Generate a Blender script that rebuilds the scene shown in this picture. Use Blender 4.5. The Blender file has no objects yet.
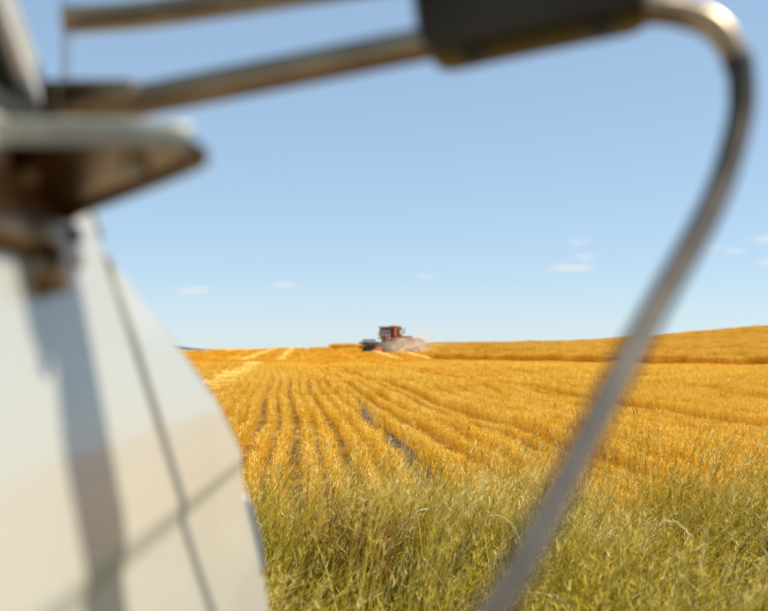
import bpy, bmesh, math, random
import numpy as np
from mathutils import Vector, Matrix, Euler

R = math.radians
rng = np.random.default_rng(11)
random.seed(5)
scene = bpy.context.scene
col = scene.collection

# ------------------------------------------------------------------ camera
EYE = 1.4
cam_d = bpy.data.cameras.new('camera')
cam = bpy.data.objects.new('camera', cam_d)
col.objects.link(cam)
cam.location = (0, 0, EYE)
cam.rotation_euler = (R(90 + 2.2817), 0, 0)
cam_d.lens = 50
cam_d.sensor_width = 36
cam_d.clip_start = 0.02
cam_d.clip_end = 30000
cam_d.dof.use_dof = True
cam_d.dof.focus_distance = 8.0
cam_d.dof.aperture_fstop = 2.45
scene.camera = cam

# ------------------------------------------------------------------ sky and sun
SUN = Vector((.58, .02, .81)).normalized()
el = math.asin(SUN.z)
az = math.atan2(SUN.x, SUN.y)
w = bpy.data.worlds.new('World')
scene.world = w
w.use_nodes = True
nt = w.node_tree
nt.nodes.clear()
sky = nt.nodes.new('ShaderNodeTexSky')
sky.sky_type = 'NISHITA'
sky.sun_disc = False
sky.sun_elevation = el
sky.sun_rotation = az
sky.altitude = 2000
sky.air_density = 1.0
sky.dust_density = 0.5
sky.ozone_density = 10.0
bg = nt.nodes.new('ShaderNodeBackground')
bg.inputs[1].default_value = 0.094
wo = nt.nodes.new('ShaderNodeOutputWorld')
soft = nt.nodes.new('ShaderNodeVectorMath')          # even compression of the whole sky, as in a soft-toned print
soft.operation = 'MULTIPLY'
soft.inputs[1].default_value = (11.9, 13.5, 13.7)
gam = nt.nodes.new('ShaderNodeGamma')
gam.inputs[1].default_value = 0.45
nt.links.new(sky.outputs[0], soft.inputs[0])
nt.links.new(soft.outputs[0], gam.inputs[0])
nt.links.new(gam.outputs[0], bg.inputs[0])
nt.links.new(bg.outputs[0], wo.inputs[0])

sl = bpy.data.lights.new('sun', 'SUN')
sl.energy = 5.0
sl.angle = R(0.53)
sl.color = (1.0, 0.915, 0.77)
so = bpy.data.objects.new('sun', sl)
col.objects.link(so)
so.rotation_euler = SUN.to_track_quat('Z', 'Y').to_euler()
so.location = (20, 12, 30)

vs = scene.view_settings
vs.view_transform = 'Standard'
vs.look = 'None'
vs.exposure = 0.32
vs.gamma = 1.0
scene.cycles.volume_step_rate = 1.0
scene.cycles.max_bounces = 8
scene.cycles.volume_bounces = 5
scene.cycles.transparent_max_bounces = 16

# ------------------------------------------------------------------ materials
def new_mat(name):
    m = bpy.data.materials.new(name)
    m.use_nodes = True
    t = m.node_tree
    t.nodes.clear()
    out = t.nodes.new('ShaderNodeOutputMaterial')
    return m, t, out


def nd(t, kind, **kw):
    n = t.nodes.new(kind)
    for k, v in kw.items():
        setattr(n, k, v)
    return n


def setin(n, **kw):
    for k, v in kw.items():
        n.inputs[k.replace('_', ' ')].default_value = v


def mth(t, op, a, b=None, clamp=False):
    n = nd(t, 'ShaderNodeMath', operation=op)
    n.use_clamp = clamp
    for i, v in enumerate((a, b)):
        if v is None:
            continue
        if isinstance(v, (int, float)):
            n.inputs[i].default_value = v
        else:
            t.links.new(v, n.inputs[i])
    return n.outputs[0]


def noise(t, scale, detail=4, vec=None, rough=.55):
    n = nd(t, 'ShaderNodeTexNoise')
    setin(n, Scale=scale, Detail=detail, Roughness=rough)
    if vec is not None:
        t.links.new(vec, n.inputs['Vector'])
    return n.outputs['Fac']


def ramp(t, fac, stops):
    n = nd(t, 'ShaderNodeValToRGB')
    e = n.color_ramp.elements
    while len(e) < len(stops):
        e.new(0.5)
    for i, (p, c) in enumerate(stops):
        e[i].position = p
        e[i].color = (*c, 1) if len(c) == 3 else c
    t.links.new(fac, n.inputs[0])
    return n.outputs[0]


def mixc(t, fac, a, b, mode='MIX'):
    n = nd(t, 'ShaderNodeMix', data_type='RGBA', blend_type=mode)
    for s, v in ((0, fac), (6, a), (7, b)):
        if isinstance(v, (int, float)):
            n.inputs[s].default_value = v
        elif isinstance(v, tuple):
            n.inputs[s].default_value = (*v, 1)
        else:
            t.links.new(v, n.inputs[s])
    return n.outputs[2]


def surf(name, color, rough=.5, metal=0.0, coat=0.0, var=.12, scale=6.0, bump=0.0, spec=.5, dirt=None):
    """painted / metal / rubber surface with mottled colour, uneven gloss and fine relief"""
    m, t, out = new_mat(name)
    b = nd(t, 'ShaderNodeBsdfPrincipled')
    tc = nd(t, 'ShaderNodeTexCoord').outputs['Object']
    f = noise(t, scale, 6, tc)
    lo = tuple(c * (1 - var) for c in color)
    hi = tuple(min(1, c * (1 + var * .6)) for c in color)
    c = ramp(t, f, [(.3, lo), (.7, hi)])
    if dirt:
        f2 = noise(t, scale * .5, 8, tc, .7)
        c = mixc(t, ramp(t, f2, [(.5, (0, 0, 0)), (.75, (.6, .6, .6))]), c, dirt)
    t.links.new(c, b.inputs['Base Color'])
    rr = nd(t, 'ShaderNodeMapRange')
    setin(rr, **{'To_Min': max(.02, rough - .08), 'To_Max': min(1, rough + .1)})
    t.links.new(noise(t, scale * 3, 5, tc), rr.inputs[0])
    t.links.new(rr.outputs[0], b.inputs['Roughness'])
    b.inputs['Metallic'].default_value = metal
    b.inputs['Coat Weight'].default_value = coat
    b.inputs['Coat Roughness'].default_value = .10
    b.inputs['Specular IOR Level'].default_value = spec
    if bump:
        bn = nd(t, 'ShaderNodeBump')
        setin(bn, Strength=bump, Distance=.01)
        t.links.new(noise(t, scale * 12, 6, tc), bn.inputs['Height'])
        t.links.new(bn.outputs[0], b.inputs['Normal'])
    t.links.new(b.outputs[0], out.inputs[0])
    return m


def glass(name, tint, rough=.02):
    m, t, out = new_mat(name)
    b = nd(t, 'ShaderNodeBsdfPrincipled')
    b.inputs['Base Color'].default_value = (*tint, 1)
    b.inputs['Transmission Weight'].default_value = 1
    b.inputs['IOR'].default_value = 1.3
    tc = nd(t, 'ShaderNodeTexCoord').outputs['Object']
    rr = nd(t, 'ShaderNodeMapRange')
    setin(rr, **{'To_Min': rough, 'To_Max': rough + .05})
    t.links.new(noise(t, 9, 5, tc), rr.inputs[0])
    t.links.new(rr.outputs[0], b.inputs['Roughness'])
    t.links.new(b.outputs[0], out.inputs[0])
    return m


def plant(name, stops, trans=.35, hv=.18, spec=.25, patch=None):
    """blade material: colour from the blade's own tint, varied clump by clump, some light passing through"""
    m, t, out = new_mat(name)
    at = nd(t, 'ShaderNodeAttribute', attribute_name='tint')
    oi = nd(t, 'ShaderNodeObjectInfo')
    f = mth(t, 'ADD', at.outputs['Fac'], mth(t, 'MULTIPLY', mth(t, 'SUBTRACT', oi.outputs['Random'], .5), hv), True)
    if patch:
        ge = nd(t, 'ShaderNodeNewGeometry')
        pn = noise(t, patch[0], 3, ge.outputs['Position'])
        f = mth(t, 'ADD', f, mth(t, 'MULTIPLY', mth(t, 'SUBTRACT', pn, .5), patch[1]), True)
    c = ramp(t, f, stops)
    d = nd(t, 'ShaderNodeBsdfPrincipled')
    d.inputs['Roughness'].default_value = .8
    d.inputs['Specular IOR Level'].default_value = spec * .4
    t.links.new(c, d.inputs['Base Color'])
    tr = nd(t, 'ShaderNodeBsdfTranslucent')
    t.links.new(c, tr.inputs['Color'])
    mx = nd(t, 'ShaderNodeMixShader')
    mx.inputs[0].default_value = trans
    t.links.new(d.outputs[0], mx.inputs[1])
    t.links.new(tr.outputs[0], mx.inputs[2])
    t.links.new(mx.outputs[0], out.inputs[0])
    return m


ROW_A = R(5.3)           # the drill rows run a little to the left of straight ahead
TR0, TR1 = 1.20, -.0717  # bare wheel track: x = TR0 + TR1 * y


def row_coord(t, pos):
    sx = nd(t, 'ShaderNodeSeparateXYZ')
    t.links.new(pos, sx.inputs[0])
    u = mth(t, 'ADD', mth(t, 'MULTIPLY', sx.outputs[0], math.cos(ROW_A)), mth(t, 'MULTIPLY', sx.outputs[1], math.sin(ROW_A)))
    return u, sx.outputs[0], sx.outputs[1]


def ground_mat():
    m, t, out = new_mat('field_soil_and_straw')
    b = nd(t, 'ShaderNodeBsdfPrincipled')
    b.inputs['Roughness'].default_value = .95
    b.inputs['Specular IOR Level'].default_value = .1
    pos = nd(t, 'ShaderNodeTexCoord').outputs['Object']
    u, x, y = row_coord(t, pos)
    n1 = noise(t, 14, 8, pos, .7)
    n2 = noise(t, 1.1, 5, pos)
    n3 = noise(t, 60, 4, pos, .7)
    litter = ramp(t, n3, [(.25, (.36, .17, .02)), (.5, (.70, .38, .05)), (.75, (.86, .55, .12))])
    soil = ramp(t, n1, [(.3, (.08, .04, .012)), (.5, (.18, .09, .024)), (.72, (.36, .19, .05))])
    cover = ramp(t, mth(t, 'ADD', mth(t, 'MULTIPLY', n1, .55), mth(t, 'MULTIPLY', n2, .45)), [(.46, (0, 0, 0)), (.64, (.8, .8, .8))])
    far = nd(t, 'ShaderNodeMapRange')
    setin(far, **{'From_Min': 25.0, 'From_Max': 90.0})
    t.links.new(y, far.inputs[0])
    cov = mth(t, 'MAXIMUM', cover, mth(t, 'MULTIPLY', far.outputs[0], .9))
    c = mixc(t, cov, soil, litter)
    # bare wheel track
    du = mth(t, 'ABSOLUTE', mth(t, 'SUBTRACT', x, mth(t, 'ADD', TR0, mth(t, 'MULTIPLY', y, TR1))))
    du = mth(t, 'ADD', du, mth(t, 'MULTIPLY', mth(t, 'MAXIMUM', mth(t, 'SUBTRACT', y, 29), 0), .04))
    du = mth(t, 'ADD', du, mth(t, 'MULTIPLY', mth(t, 'SUBTRACT', noise(t, 4, 4, pos), .5), .22))
    tm = nd(t, 'ShaderNodeMapRange')
    setin(tm, **{'From_Min': .34, 'From_Max': .2})
    t.links.new(du, tm.inputs[0])
    dust = ramp(t, n1, [(.3, (.10, .062, .028)), (.55, (.21, .14, .07)), (.75, (.32, .23, .13))])
    c = mixc(t, tm.outputs[0], c, dust)
    # grassy verge and dirt lane by the van
    vm = nd(t, 'ShaderNodeMapRange')
    setin(vm, **{'From_Min': 9.5, 'From_Max': 7.5})
    t.links.new(mth(t, 'ADD', mth(t, 'SUBTRACT', y, mth(t, 'MULTIPLY', x, .3)), mth(t, 'MULTIPLY', n2, 1.0)), vm.inputs[0])
    thatch = ramp(t, n1, [(.3, (.04, .03, .01)), (.5, (.10, .08, .025)), (.72, (.22, .17, .06))])
    c = mixc(t, vm.outputs[0], c, thatch)
    lm = nd(t, 'ShaderNodeMapRange')
    setin(lm, **{'From_Min': 3.2, 'From_Max': 2.2})
    t.links.new(mth(t, 'ADD', y, n2), lm.inputs[0])
    c = mixc(t, lm.outputs[0], c, dust)
    t.links.new(c, b.inputs['Base Color'])
    bn = nd(t, 'ShaderNodeBump')
    setin(bn, Strength=.8, Distance=.04)
    t.links.new(n1, bn.inputs['Height'])
    t.links.new(bn.outputs[0], b.inputs['Normal'])
    t.links.new(b.outputs[0], out.inputs[0])
    return m


M = {}
M['ground'] = ground_mat()
M['stubble'] = plant('stubble_straw', [(0, (.50, .205, .008)), (.3, (.74, .385, .018)), (.65, (.90, .56, .055)), (1, (.96, .76, .24))], .33, .22, .1, (.30, .8))
M['wheat'] = plant('standing_wheat', [(0, (.48, .225, .014)), (.5, (.80, .46, .042)), (1, (.94, .64, .12))], .34, .5, .1, (.12, .7))
M['grass'] = plant('verge_grass', [(0, (.022, .04, .003)), (.28, (.125, .13, .005)), (.54, (.36, .275, .014)), (.80, (.76, .54, .075)), (1, (.98, .83, .36))], .24, .36, .2, (.7, .9))
M['deadweed'] = plant('dead_weed', [(0, (.18, .085, .03)), (1, (.42, .23, .08))], .15, .2)
M['straw'] = plant('loose_straw', [(0, (.78, .47, .07)), (1, (.95, .68, .20))], .25, .2)
M['stalk'] = plant('dry_grass_stalk', [(0, (.74, .60, .30)), (1, (.74, .60, .30))], .2, .2)
M['clod'] = surf('soil_clod', (.22, .15, .085), .95, var=.35, scale=20, bump=.5, spec=.1)
M['paint'] = surf('white_van_paint', (.47, .467, .41), .36, coat=.42, var=.06, scale=2.2, bump=.02, dirt=(.44, .40, .31))
M['frame_paint'] = surf('white_door_frame_paint', (.56, .55, .49), .35, coat=.4, var=.05, scale=4)
M['rubber'] = surf('black_rubber', (.018, .018, .017), .6, var=.3, scale=14, bump=.15)
M['seal'] = surf('weathered_grey_seal', (.30, .30, .275), .7, var=.3, scale=12, bump=.1)
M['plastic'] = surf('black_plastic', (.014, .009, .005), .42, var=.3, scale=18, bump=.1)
M['stay'] = surf('dark_reflection_tube', (.050, .046, .040), .45, metal=.4, var=.35, scale=26, bump=.08, dirt=(.16, .11, .06))  # lower run of the steel tube, its dark reflection put into the colour
M['steel'] = surf('wheat_tinted_steel_tube', (.34, .265, .17), .34, metal=1, var=.25, scale=16, bump=.04)  # tan of the reflected wheat tinted into the tube steel
M['bracket'] = surf('wheat_tinted_bracket', (.30, .19, .095), .30, metal=1, var=.22, scale=14, bump=.06, dirt=(.22, .16, .10))  # brown wheat reflection of the underside tinted into the whole bracket metal
M['lit_edge'] = surf('sky_lit_edge', (.36, .355, .30), .42, metal=.45, var=.25, scale=30, bump=.08)  # bracket metal made paler for its edge, sky reflection put into the colour
M['chrome'] = surf('chrome', (.72, .72, .72), .08, metal=1, var=.08, scale=8)
M['mirror'] = surf('mirror_glass', (.85, .86, .87), .02, metal=1, var=.02, scale=4)
M['glass'] = glass('tinted_side_glass', (.30, .34, .33))
M['lens'] = surf('clear_lamp_lens', (.20, .24, .27), .3, metal=.3, coat=.5, var=.1, scale=30)
M['amber'] = surf('amber_lens', (.75, .25, .02), .12, coat=.6, var=.1)
M['interior'] = surf('dark_grey_cloth', (.05, .045, .04), .85, var=.3, scale=30, bump=.2)
M['dark'] = surf('dark_underbody', (.03, .027, .025), .8, var=.4, scale=8, bump=.2)
M['red'] = surf('faded_red_paint', (.34, .05, .016), .42, coat=.2, var=.22, scale=2.5, dirt=(.42, .24, .11))
M['red_lit'] = surf('sunlit_red_panel', (.52, .10, .026), .42, coat=.2, var=.18, scale=3, dirt=(.45, .26, .12))  # brighter copy of the red, sunlight put into the colour
M['cream'] = surf('dusty_cream_panel', (.52, .42, .28), .6, var=.2, scale=3, dirt=(.44, .31, .16))
M['grey'] = surf('grey_screen_metal', (.50, .51, .49), .6, metal=.1, var=.2, scale=8)
M['dmetal'] = surf('dark_machine_steel', (.03, .027, .025), .7, metal=.1, var=.3, scale=8)
M['tglass'] = surf('dark_cab_glass', (.03, .04, .045), .08, coat=.5, var=.2, scale=3)
M['hill'] = surf('haze_tinted_hill', (.085, .125, .14), .95, var=.3, scale=.01, spec=.1)  # no haze is built; its blue is mixed into the wood colour

# ------------------------------------------------------------------ mesh helpers
class MB:
    def __init__(self):
        self.v = []
        self.f = []

    def add(self, vs, fs):
        o = len(self.v)
        self.v += [tuple(p) for p in vs]
        self.f += [tuple(i + o for i in f) for f in fs]
        return self

    def box(self, c, s, rot=None, bev=0.0):
        bm = bmesh.new()
        bmesh.ops.create_cube(bm, size=1)
        for v in bm.verts:
            v.co = Vector((v.co.x * s[0], v.co.y * s[1], v.co.z * s[2]))
        if bev:
            bmesh.ops.bevel(bm, geom=list(bm.edges), offset=bev, segments=2, profile=.5, affect='EDGES')
        mx = Matrix.Translation(c)
        if rot is not None:
            mx = mx @ (rot.to_4x4() if isinstance(rot, Matrix) else Euler(rot).to_matrix().to_4x4())
        bm.transform(mx)
        bm.verts.index_update()
        self.add([v.co.copy() for v in bm.verts], [[v.index for v in f.verts] for f in bm.faces])
        bm.free()
        return self

    def tube(self, pts, r, n=12, caps=True):
        pts = [Vector(p) for p in pts]
        k = len(pts)
        rs = r if isinstance(r, (list, tuple)) else [r] * k
        rings = []
        up = None
        for i, p in enumerate(pts):
            d = (pts[min(i + 1, k - 1)] - pts[max(i - 1, 0)]).normalized()
            if up is None:
                a = Vector((0, 0, 1)) if abs(d.z) < .9 else Vector((0, 1, 0))
            else:
                a = up
            s = d.cross(a).normalized()
            up = s.cross(d).normalized()
            rings.append([p + (s * math.cos(q) + up * math.sin(q)) * rs[i] for q in [2 * math.pi * j / n for j in range(n)]])
        vs = [q for rg in rings for q in rg]
        fs = [(i * n + j, i * n + (j + 1) % n, (i + 1) * n + (j + 1) % n, (i + 1) * n + j) for i in range(k - 1) for j in range(n)]
        if caps:
            fs.append(tuple(reversed(range(n))))
            fs.append(tuple((k - 1) * n + j for j in range(n)))
        return self.add(vs, fs)

    def prism(self, poly, a0, a1, axis='x'):
        """extrude a closed 2-D outline along an axis"""
        n = len(poly)

        def mk(p, a):
            return {'x': (a, p[0], p[1]), 'y': (p[0], a, p[1]), 'z': (p[0], p[1], a)}[axis]
        vs = [mk(p, a0) for p in poly] + [mk(p, a1) for p in poly]
        fs = [tuple(range(n)), tuple(reversed(range(n, 2 * n)))]
        fs += [(i, i + n, (i + 1) % n + n, (i + 1) % n) for i in range(n)]
        return self.add(vs, fs)

    def lathe(self, prof, c, axis='x', n=28):
        """revolve (radius, along) pairs round an axis"""
        vs = []
        for r, a in prof:
            for j in range(n):
                q = 2 * math.pi * j / n
                e = {'x': (a, r * math.cos(q), r * math.sin(q)), 'y': (r * math.cos(q), a, r * math.sin(q)), 'z': (r * math.cos(q), r * math.sin(q), a)}[axis]
                vs.append((c[0] + e[0], c[1] + e[1], c[2] + e[2]))
        k = len(prof)
        fs = [(i * n + j, i * n + (j + 1) % n, (i + 1) * n + (j + 1) % n, (i + 1) * n + j) for i in range(k - 1) for j in range(n)]
        return self.add(vs, fs)

    def grid(self, rows):
        n = len(rows[0])
        o = len(self.v)
        self.v += [tuple(p) for r in rows for p in r]
        self.f += [(o + i * n + j, o + i * n + j + 1, o + (i + 1) * n + j + 1, o + (i + 1) * n + j) for i in range(len(rows) - 1) for j in range(n - 1)]
        return self

    def build(self, name, mat, parent=None, smooth=False, solid=0.0, bevel=0.0, keep=False):
        me = bpy.data.meshes.new(name)
        me.from_pydata(self.v, [], self.f)
        bm = bmesh.new()
        bm.from_mesh(me)
        bmesh.ops.recalc_face_normals(bm, faces=bm.faces)
        bm.to_mesh(me)
        bm.free()
        me.materials.append(mat)
        if smooth:
            me.polygons.foreach_set('use_smooth', [True] * len(me.polygons))
            me.set_sharp_from_angle(angle=R(38))
        o = bpy.data.objects.new(name, me)
        col.objects.link(o)
        if parent is not None:
            o.parent = parent
            if keep:                       # vertices were given in world space
                o.matrix_parent_inverse = full_matrix(parent).inverted()
        if solid:
            md = o.modifiers.new('thickness', 'SOLIDIFY')
            md.thickness = solid
            md.offset = 0
        if bevel:
            md = o.modifiers.new('edge', 'BEVEL')
            md.width = bevel
            md.segments = 2
            md.limit_method = 'ANGLE'
        return o


def full_matrix(o):
    m = Matrix.LocRotScale(o.location, o.rotation_euler, o.scale)
    if o.parent is not None:
        m = full_matrix(o.parent) @ o.matrix_parent_inverse @ m
    return m


def empty(name, loc=(0, 0, 0), rot=(0, 0, 0)):
    o = bpy.data.objects.new(name, None)
    o.location = loc
    o.rotation_euler = rot
    o.empty_display_size = .3
    col.objects.link(o)
    return o


def tag(o, label=None, cat=None, group=None, kind=None):
    for k, v in (('label', label), ('category', cat), ('group', group), ('kind', kind)):
        if v:
            o[k] = v
    return o


def catmull(pts, n=8):
    pts = [Vector(p) for p in pts]
    out = []
    for i in range(len(pts) - 1):
        p0, p1, p2, p3 = pts[max(i - 1, 0)], pts[i], pts[i + 1], pts[min(i + 2, len(pts) - 1)]
        for j in range(n):
            s = j / n
            out.append(.5 * ((2 * p1) + (p2 - p0) * s + (2 * p0 - 5 * p1 + 4 * p2 - p3) * s * s + (3 * p1 - p0 - 3 * p2 + p3) * s ** 3))
    out.append(pts[-1])
    return out


# ------------------------------------------------------------------ terrain
def sstep(a, b, v):
    t = np.clip((v - a) / (b - a), 0, 1)
    return t * t * (3 - 2 * t)


AX = np.array([-400, -120, -60, -40, -26, -15, -6, 20, 35, 50, 80, 120, 400.])
AZ = np.array([-3, -2.5, -1.0, .1, .75, 1.08, 1.17, 1.15, 1.3, 1.7, 3.0, 4.5, 6.])
HX = np.array([-400, -60, -14, -8, 0, 8, 16, 32, 47, 63, 79, 100, 160, 400.])
HZ = np.array([-6, -5, -2.5, 0.6, 0.9, 1.2, 1.55, 1.85, 2.2, 3.3, 4.8, 6.4, 9, 9.])


FURROWS = ((2.2, .16), (3.35, .34), (7.6, .5), (12.5, .5), (-5.6, .4), (-8.4, .5), (-11.8, .5))   # shallow wheelings between passes


def terrain(x, y):
    x = np.asarray(x, float)
    y = np.asarray(y, float)
    a = np.interp(x, AX, AZ)
    h = np.interp(x, HX, HZ)
    start = np.interp(x, [0, 30, 90], [100, 78, 40])
    s1 = sstep(start, 165, y)
    z = a * s1 + (h - a) * sstep(166, 235, y)
    z = z + (-7 - z) * sstep(260, 700, y)
    z = z + (-7 - z) * sstep(250, 900, np.abs(x))
    und = .05 * np.sin(x * .31 + y * .07) + .06 * np.sin(y * .21 + x * .05) + .03 * np.sin(x * .9 - y * .4)
    z = z + und * sstep(8, 25, y)
    u = x * math.cos(ROW_A) + y * math.sin(ROW_A)
    for q, w_ in FURROWS:
        z = z - .13 * np.exp(-((u - q) / (w_ + .08)) ** 2) * sstep(10, 16, y) * (1 - sstep(160, 175, y))
    # the lane the van stands on falls away to the left
    near = 1 - sstep(4, 9, y)
    z = z + near * np.where(x < -.35, .07 * np.maximum(x + .35, -2.4), 0)
    return z


def tz(x, y):
    return float(terrain(x, y))


xs = np.unique(np.concatenate([np.linspace(-9000, -400, 22), np.linspace(-400, -60, 30), np.linspace(-60, -12, 33), np.linspace(-12, 14, 66), np.linspace(14, 110, 62), np.linspace(110, 400, 26), np.linspace(400, 9000, 22)]))
ys = np.unique(np.concatenate([np.linspace(-4000, -30, 16), np.linspace(-30, -6, 13), np.linspace(-6, 30, 80), np.linspace(30, 90, 50), np.linspace(90, 260, 110), np.linspace(260, 900, 50), np.linspace(900, 12000, 30)]))
X, Y = np.meshgrid(xs, ys)
Z = terrain(X, Y)
nx, ny = len(xs), len(ys)
verts = np.stack([X.ravel(), Y.ravel(), Z.ravel()], 1)
ii = (np.arange(ny - 1)[:, None] * nx + np.arange(nx - 1)[None]).ravel()
faces = np.stack([ii, ii + 1, ii + 1 + nx, ii + nx], 1)


def np_mesh(name, verts, faces, mat, tint=None, smooth=False):
    me = bpy.data.meshes.new(name)
    me.vertices.add(len(verts))
    me.vertices.foreach_set('co', np.asarray(verts, np.float32).ravel())
    k = faces.shape[1]
    me.loops.add(faces.size)
    me.loops.foreach_set('vertex_index', faces.astype(np.int32).ravel())
    me.polygons.add(len(faces))
    me.polygons.foreach_set('loop_start', np.arange(0, faces.size, k, dtype=np.int32))
    me.polygons.foreach_set('loop_total', np.full(len(faces), k, np.int32))
    if smooth:
        me.polygons.foreach_set('use_smooth', [True] * len(faces))
    me.update(calc_edges=True)
    if tint is not None:
        at = me.attributes.new('tint', 'FLOAT', 'POINT')
        at.data.foreach_set('value', np.asarray(tint, np.float32))
    me.materials.append(mat)
    return me


g = bpy.data.objects.new('field_ground', np_mesh('field_ground', verts, faces, M['ground'], smooth=True))
col.objects.link(g)
tag(g, 'harvested field soil rising to a low crest', kind='structure')

# far wooded ridge on the left horizon
hx = np.linspace(-3200, 300, 120)
rows = []
for k, (dy, f) in enumerate(((-350, 0), (-200, .55), (-60, .95), (0, 1), (200, .5), (400, 0))):
    hh = (15 + 5 * np.sin(hx * .004) + 3 * np.sin(hx * .013 + 1)) * sstep(-640, -820, hx) * sstep(-3200, -2700, hx)
    rows.append([(x, 4200 + dy, -7.5 + (h_ + rng.uniform(-.5, .5)) * f) for x, h_ in zip(hx, hh)])
o = MB().grid(rows).build('distant_hill', M['hill'], smooth=True)
tag(o, 'low wooded ridge far off on the left horizon, haze blue in its colour', kind='structure')

# ------------------------------------------------------------------ blades and clumps
def ribbons(base, h, lean, width, ang, segs=3, curve=2.0, taper=.35, droop=None):
    """B bent ribbons: base (B,3), height (B), lean (B,2) sideways reach of the tip as a share of the height"""
    B = len(h)
    s = np.linspace(0, 1, segs + 1)
    sc = s[None] ** curve
    px = base[:, None, 0] + lean[:, None, 0] * h[:, None] * sc
    py = base[:, None, 1] + lean[:, None, 1] * h[:, None] * sc
    L = np.hypot(lean[:, 0], lean[:, 1])
    if droop is None:
        droop = .25 * np.minimum(L, 1)
    pz = base[:, None, 2] + h[:, None] * (s[None] - droop[:, None] * s[None] ** 3)
    wd = width[:, None] * (1 - (1 - taper) * s[None] ** 1.5) * .5
    cx, cy = np.cos(ang)[:, None] * wd, np.sin(ang)[:, None] * wd
    v = np.stack([np.stack([px - cx, py - cy, pz], -1), np.stack([px + cx, py + cy, pz], -1)], 2)   # B,S,2,3
    v = v.reshape(-1, 3)
    b = (np.arange(B) * (segs + 1) * 2)[:, None] + (np.arange(segs) * 2)[None]
    b = b.ravel()
    f = np.stack([b, b + 1, b + 3, b + 2], 1)
    ctr = np.stack([px, py, pz], -1)
    return v, f, ctr


def merge(parts):
    vs, fs, ts, o = [], [], [], 0
    for v, f, t in parts:
        vs.append(v)
        fs.append(f + o)
        ts.append(t)
        o += len(v)
    return np.concatenate(vs), np.concatenate(fs), np.concatenate(ts)


def per_vert(t, segs):
    return np.repeat(t, (segs + 1) * 2)


def stubble_clump(n, sx, sy, hlo, hhi, wd, extra=True):
    base = np.stack([rng.normal(0, sx, n), rng.uniform(-sy, sy, n), np.full(n, -.02)], 1)
    h = rng.uniform(hlo, hhi, n)
    lean = rng.normal(0, .11, (n, 2))
    a = rng.uniform(0, math.pi, n)
    t = np.clip(rng.normal(.5, .2, n), 0, 1)
    parts = [(*ribbons(base, h, lean, np.full(n, wd) * rng.uniform(.7, 1.3, n), a, 2, 1.4, .8)[:2], per_vert(t, 2))]
    if extra:
        k = n               # bent leaves and broken straws
        base = np.stack([rng.normal(0, sx * 1.1, k), rng.uniform(-sy, sy, k), rng.uniform(.10, hhi * .8, k)], 1)
        h = rng.uniform(.05, .13, k)
        lean = rng.normal(0, .8, (k, 2))
        t = np.clip(rng.normal(.68, .2, k), 0, 1)
        parts.append((*ribbons(base, h, lean, np.full(k, wd * 1.3), rng.uniform(0, 3.14, k), 2, 1.5, .3, np.full(k, .7))[:2], per_vert(t, 2)))
    return merge(parts)


def wheat_clump(n, r, hlo, hhi, wd):
    rad = r * np.sqrt(rng.uniform(0, 1, n))
    q = rng.uniform(0, 6.28, n)
    base = np.stack([rad * np.cos(q), rad * np.sin(q), np.full(n, -.03)], 1)
    h = rng.uniform(hlo, hhi, n)
    lean = rng.normal(0, .10, (n, 2)) + np.array([.05, 0])
    t = np.clip(rng.normal(.35, .15, n), 0, 1)
    v, f, c = ribbons(base, h, lean, np.full(n, wd), rng.uniform(0, 3.14, n), 2, 1.6, .7)
    parts = [(v, f, per_vert(t, 2))]
    tip = c[:, -1]
    hv, hf, _ = ribbons(tip - np.array([0, 0, .01]), rng.uniform(.09, .13, n), lean * 3 + rng.normal(0, .25, (n, 2)), np.full(n, wd * 2.4), rng.uniform(0, 3.14, n), 2, 1.5, .5)
    parts.append((hv, hf, per_vert(np.clip(t + .35, 0, 1), 2)))
    k = n // 2
    mid = c[rng.integers(0, n, k), 1]
    lv, lf, _ = ribbons(mid, rng.uniform(.1, .25, k), rng.normal(0, .9, (k, 2)), np.full(k, wd * 1.4), rng.uniform(0, 3.14, k), 2, 1.5, .2, np.full(k, .8))
    parts.append((lv, lf, per_vert(np.clip(rng.normal(.45, .2, k), 0, 1), 2)))
    return merge(parts)


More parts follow.
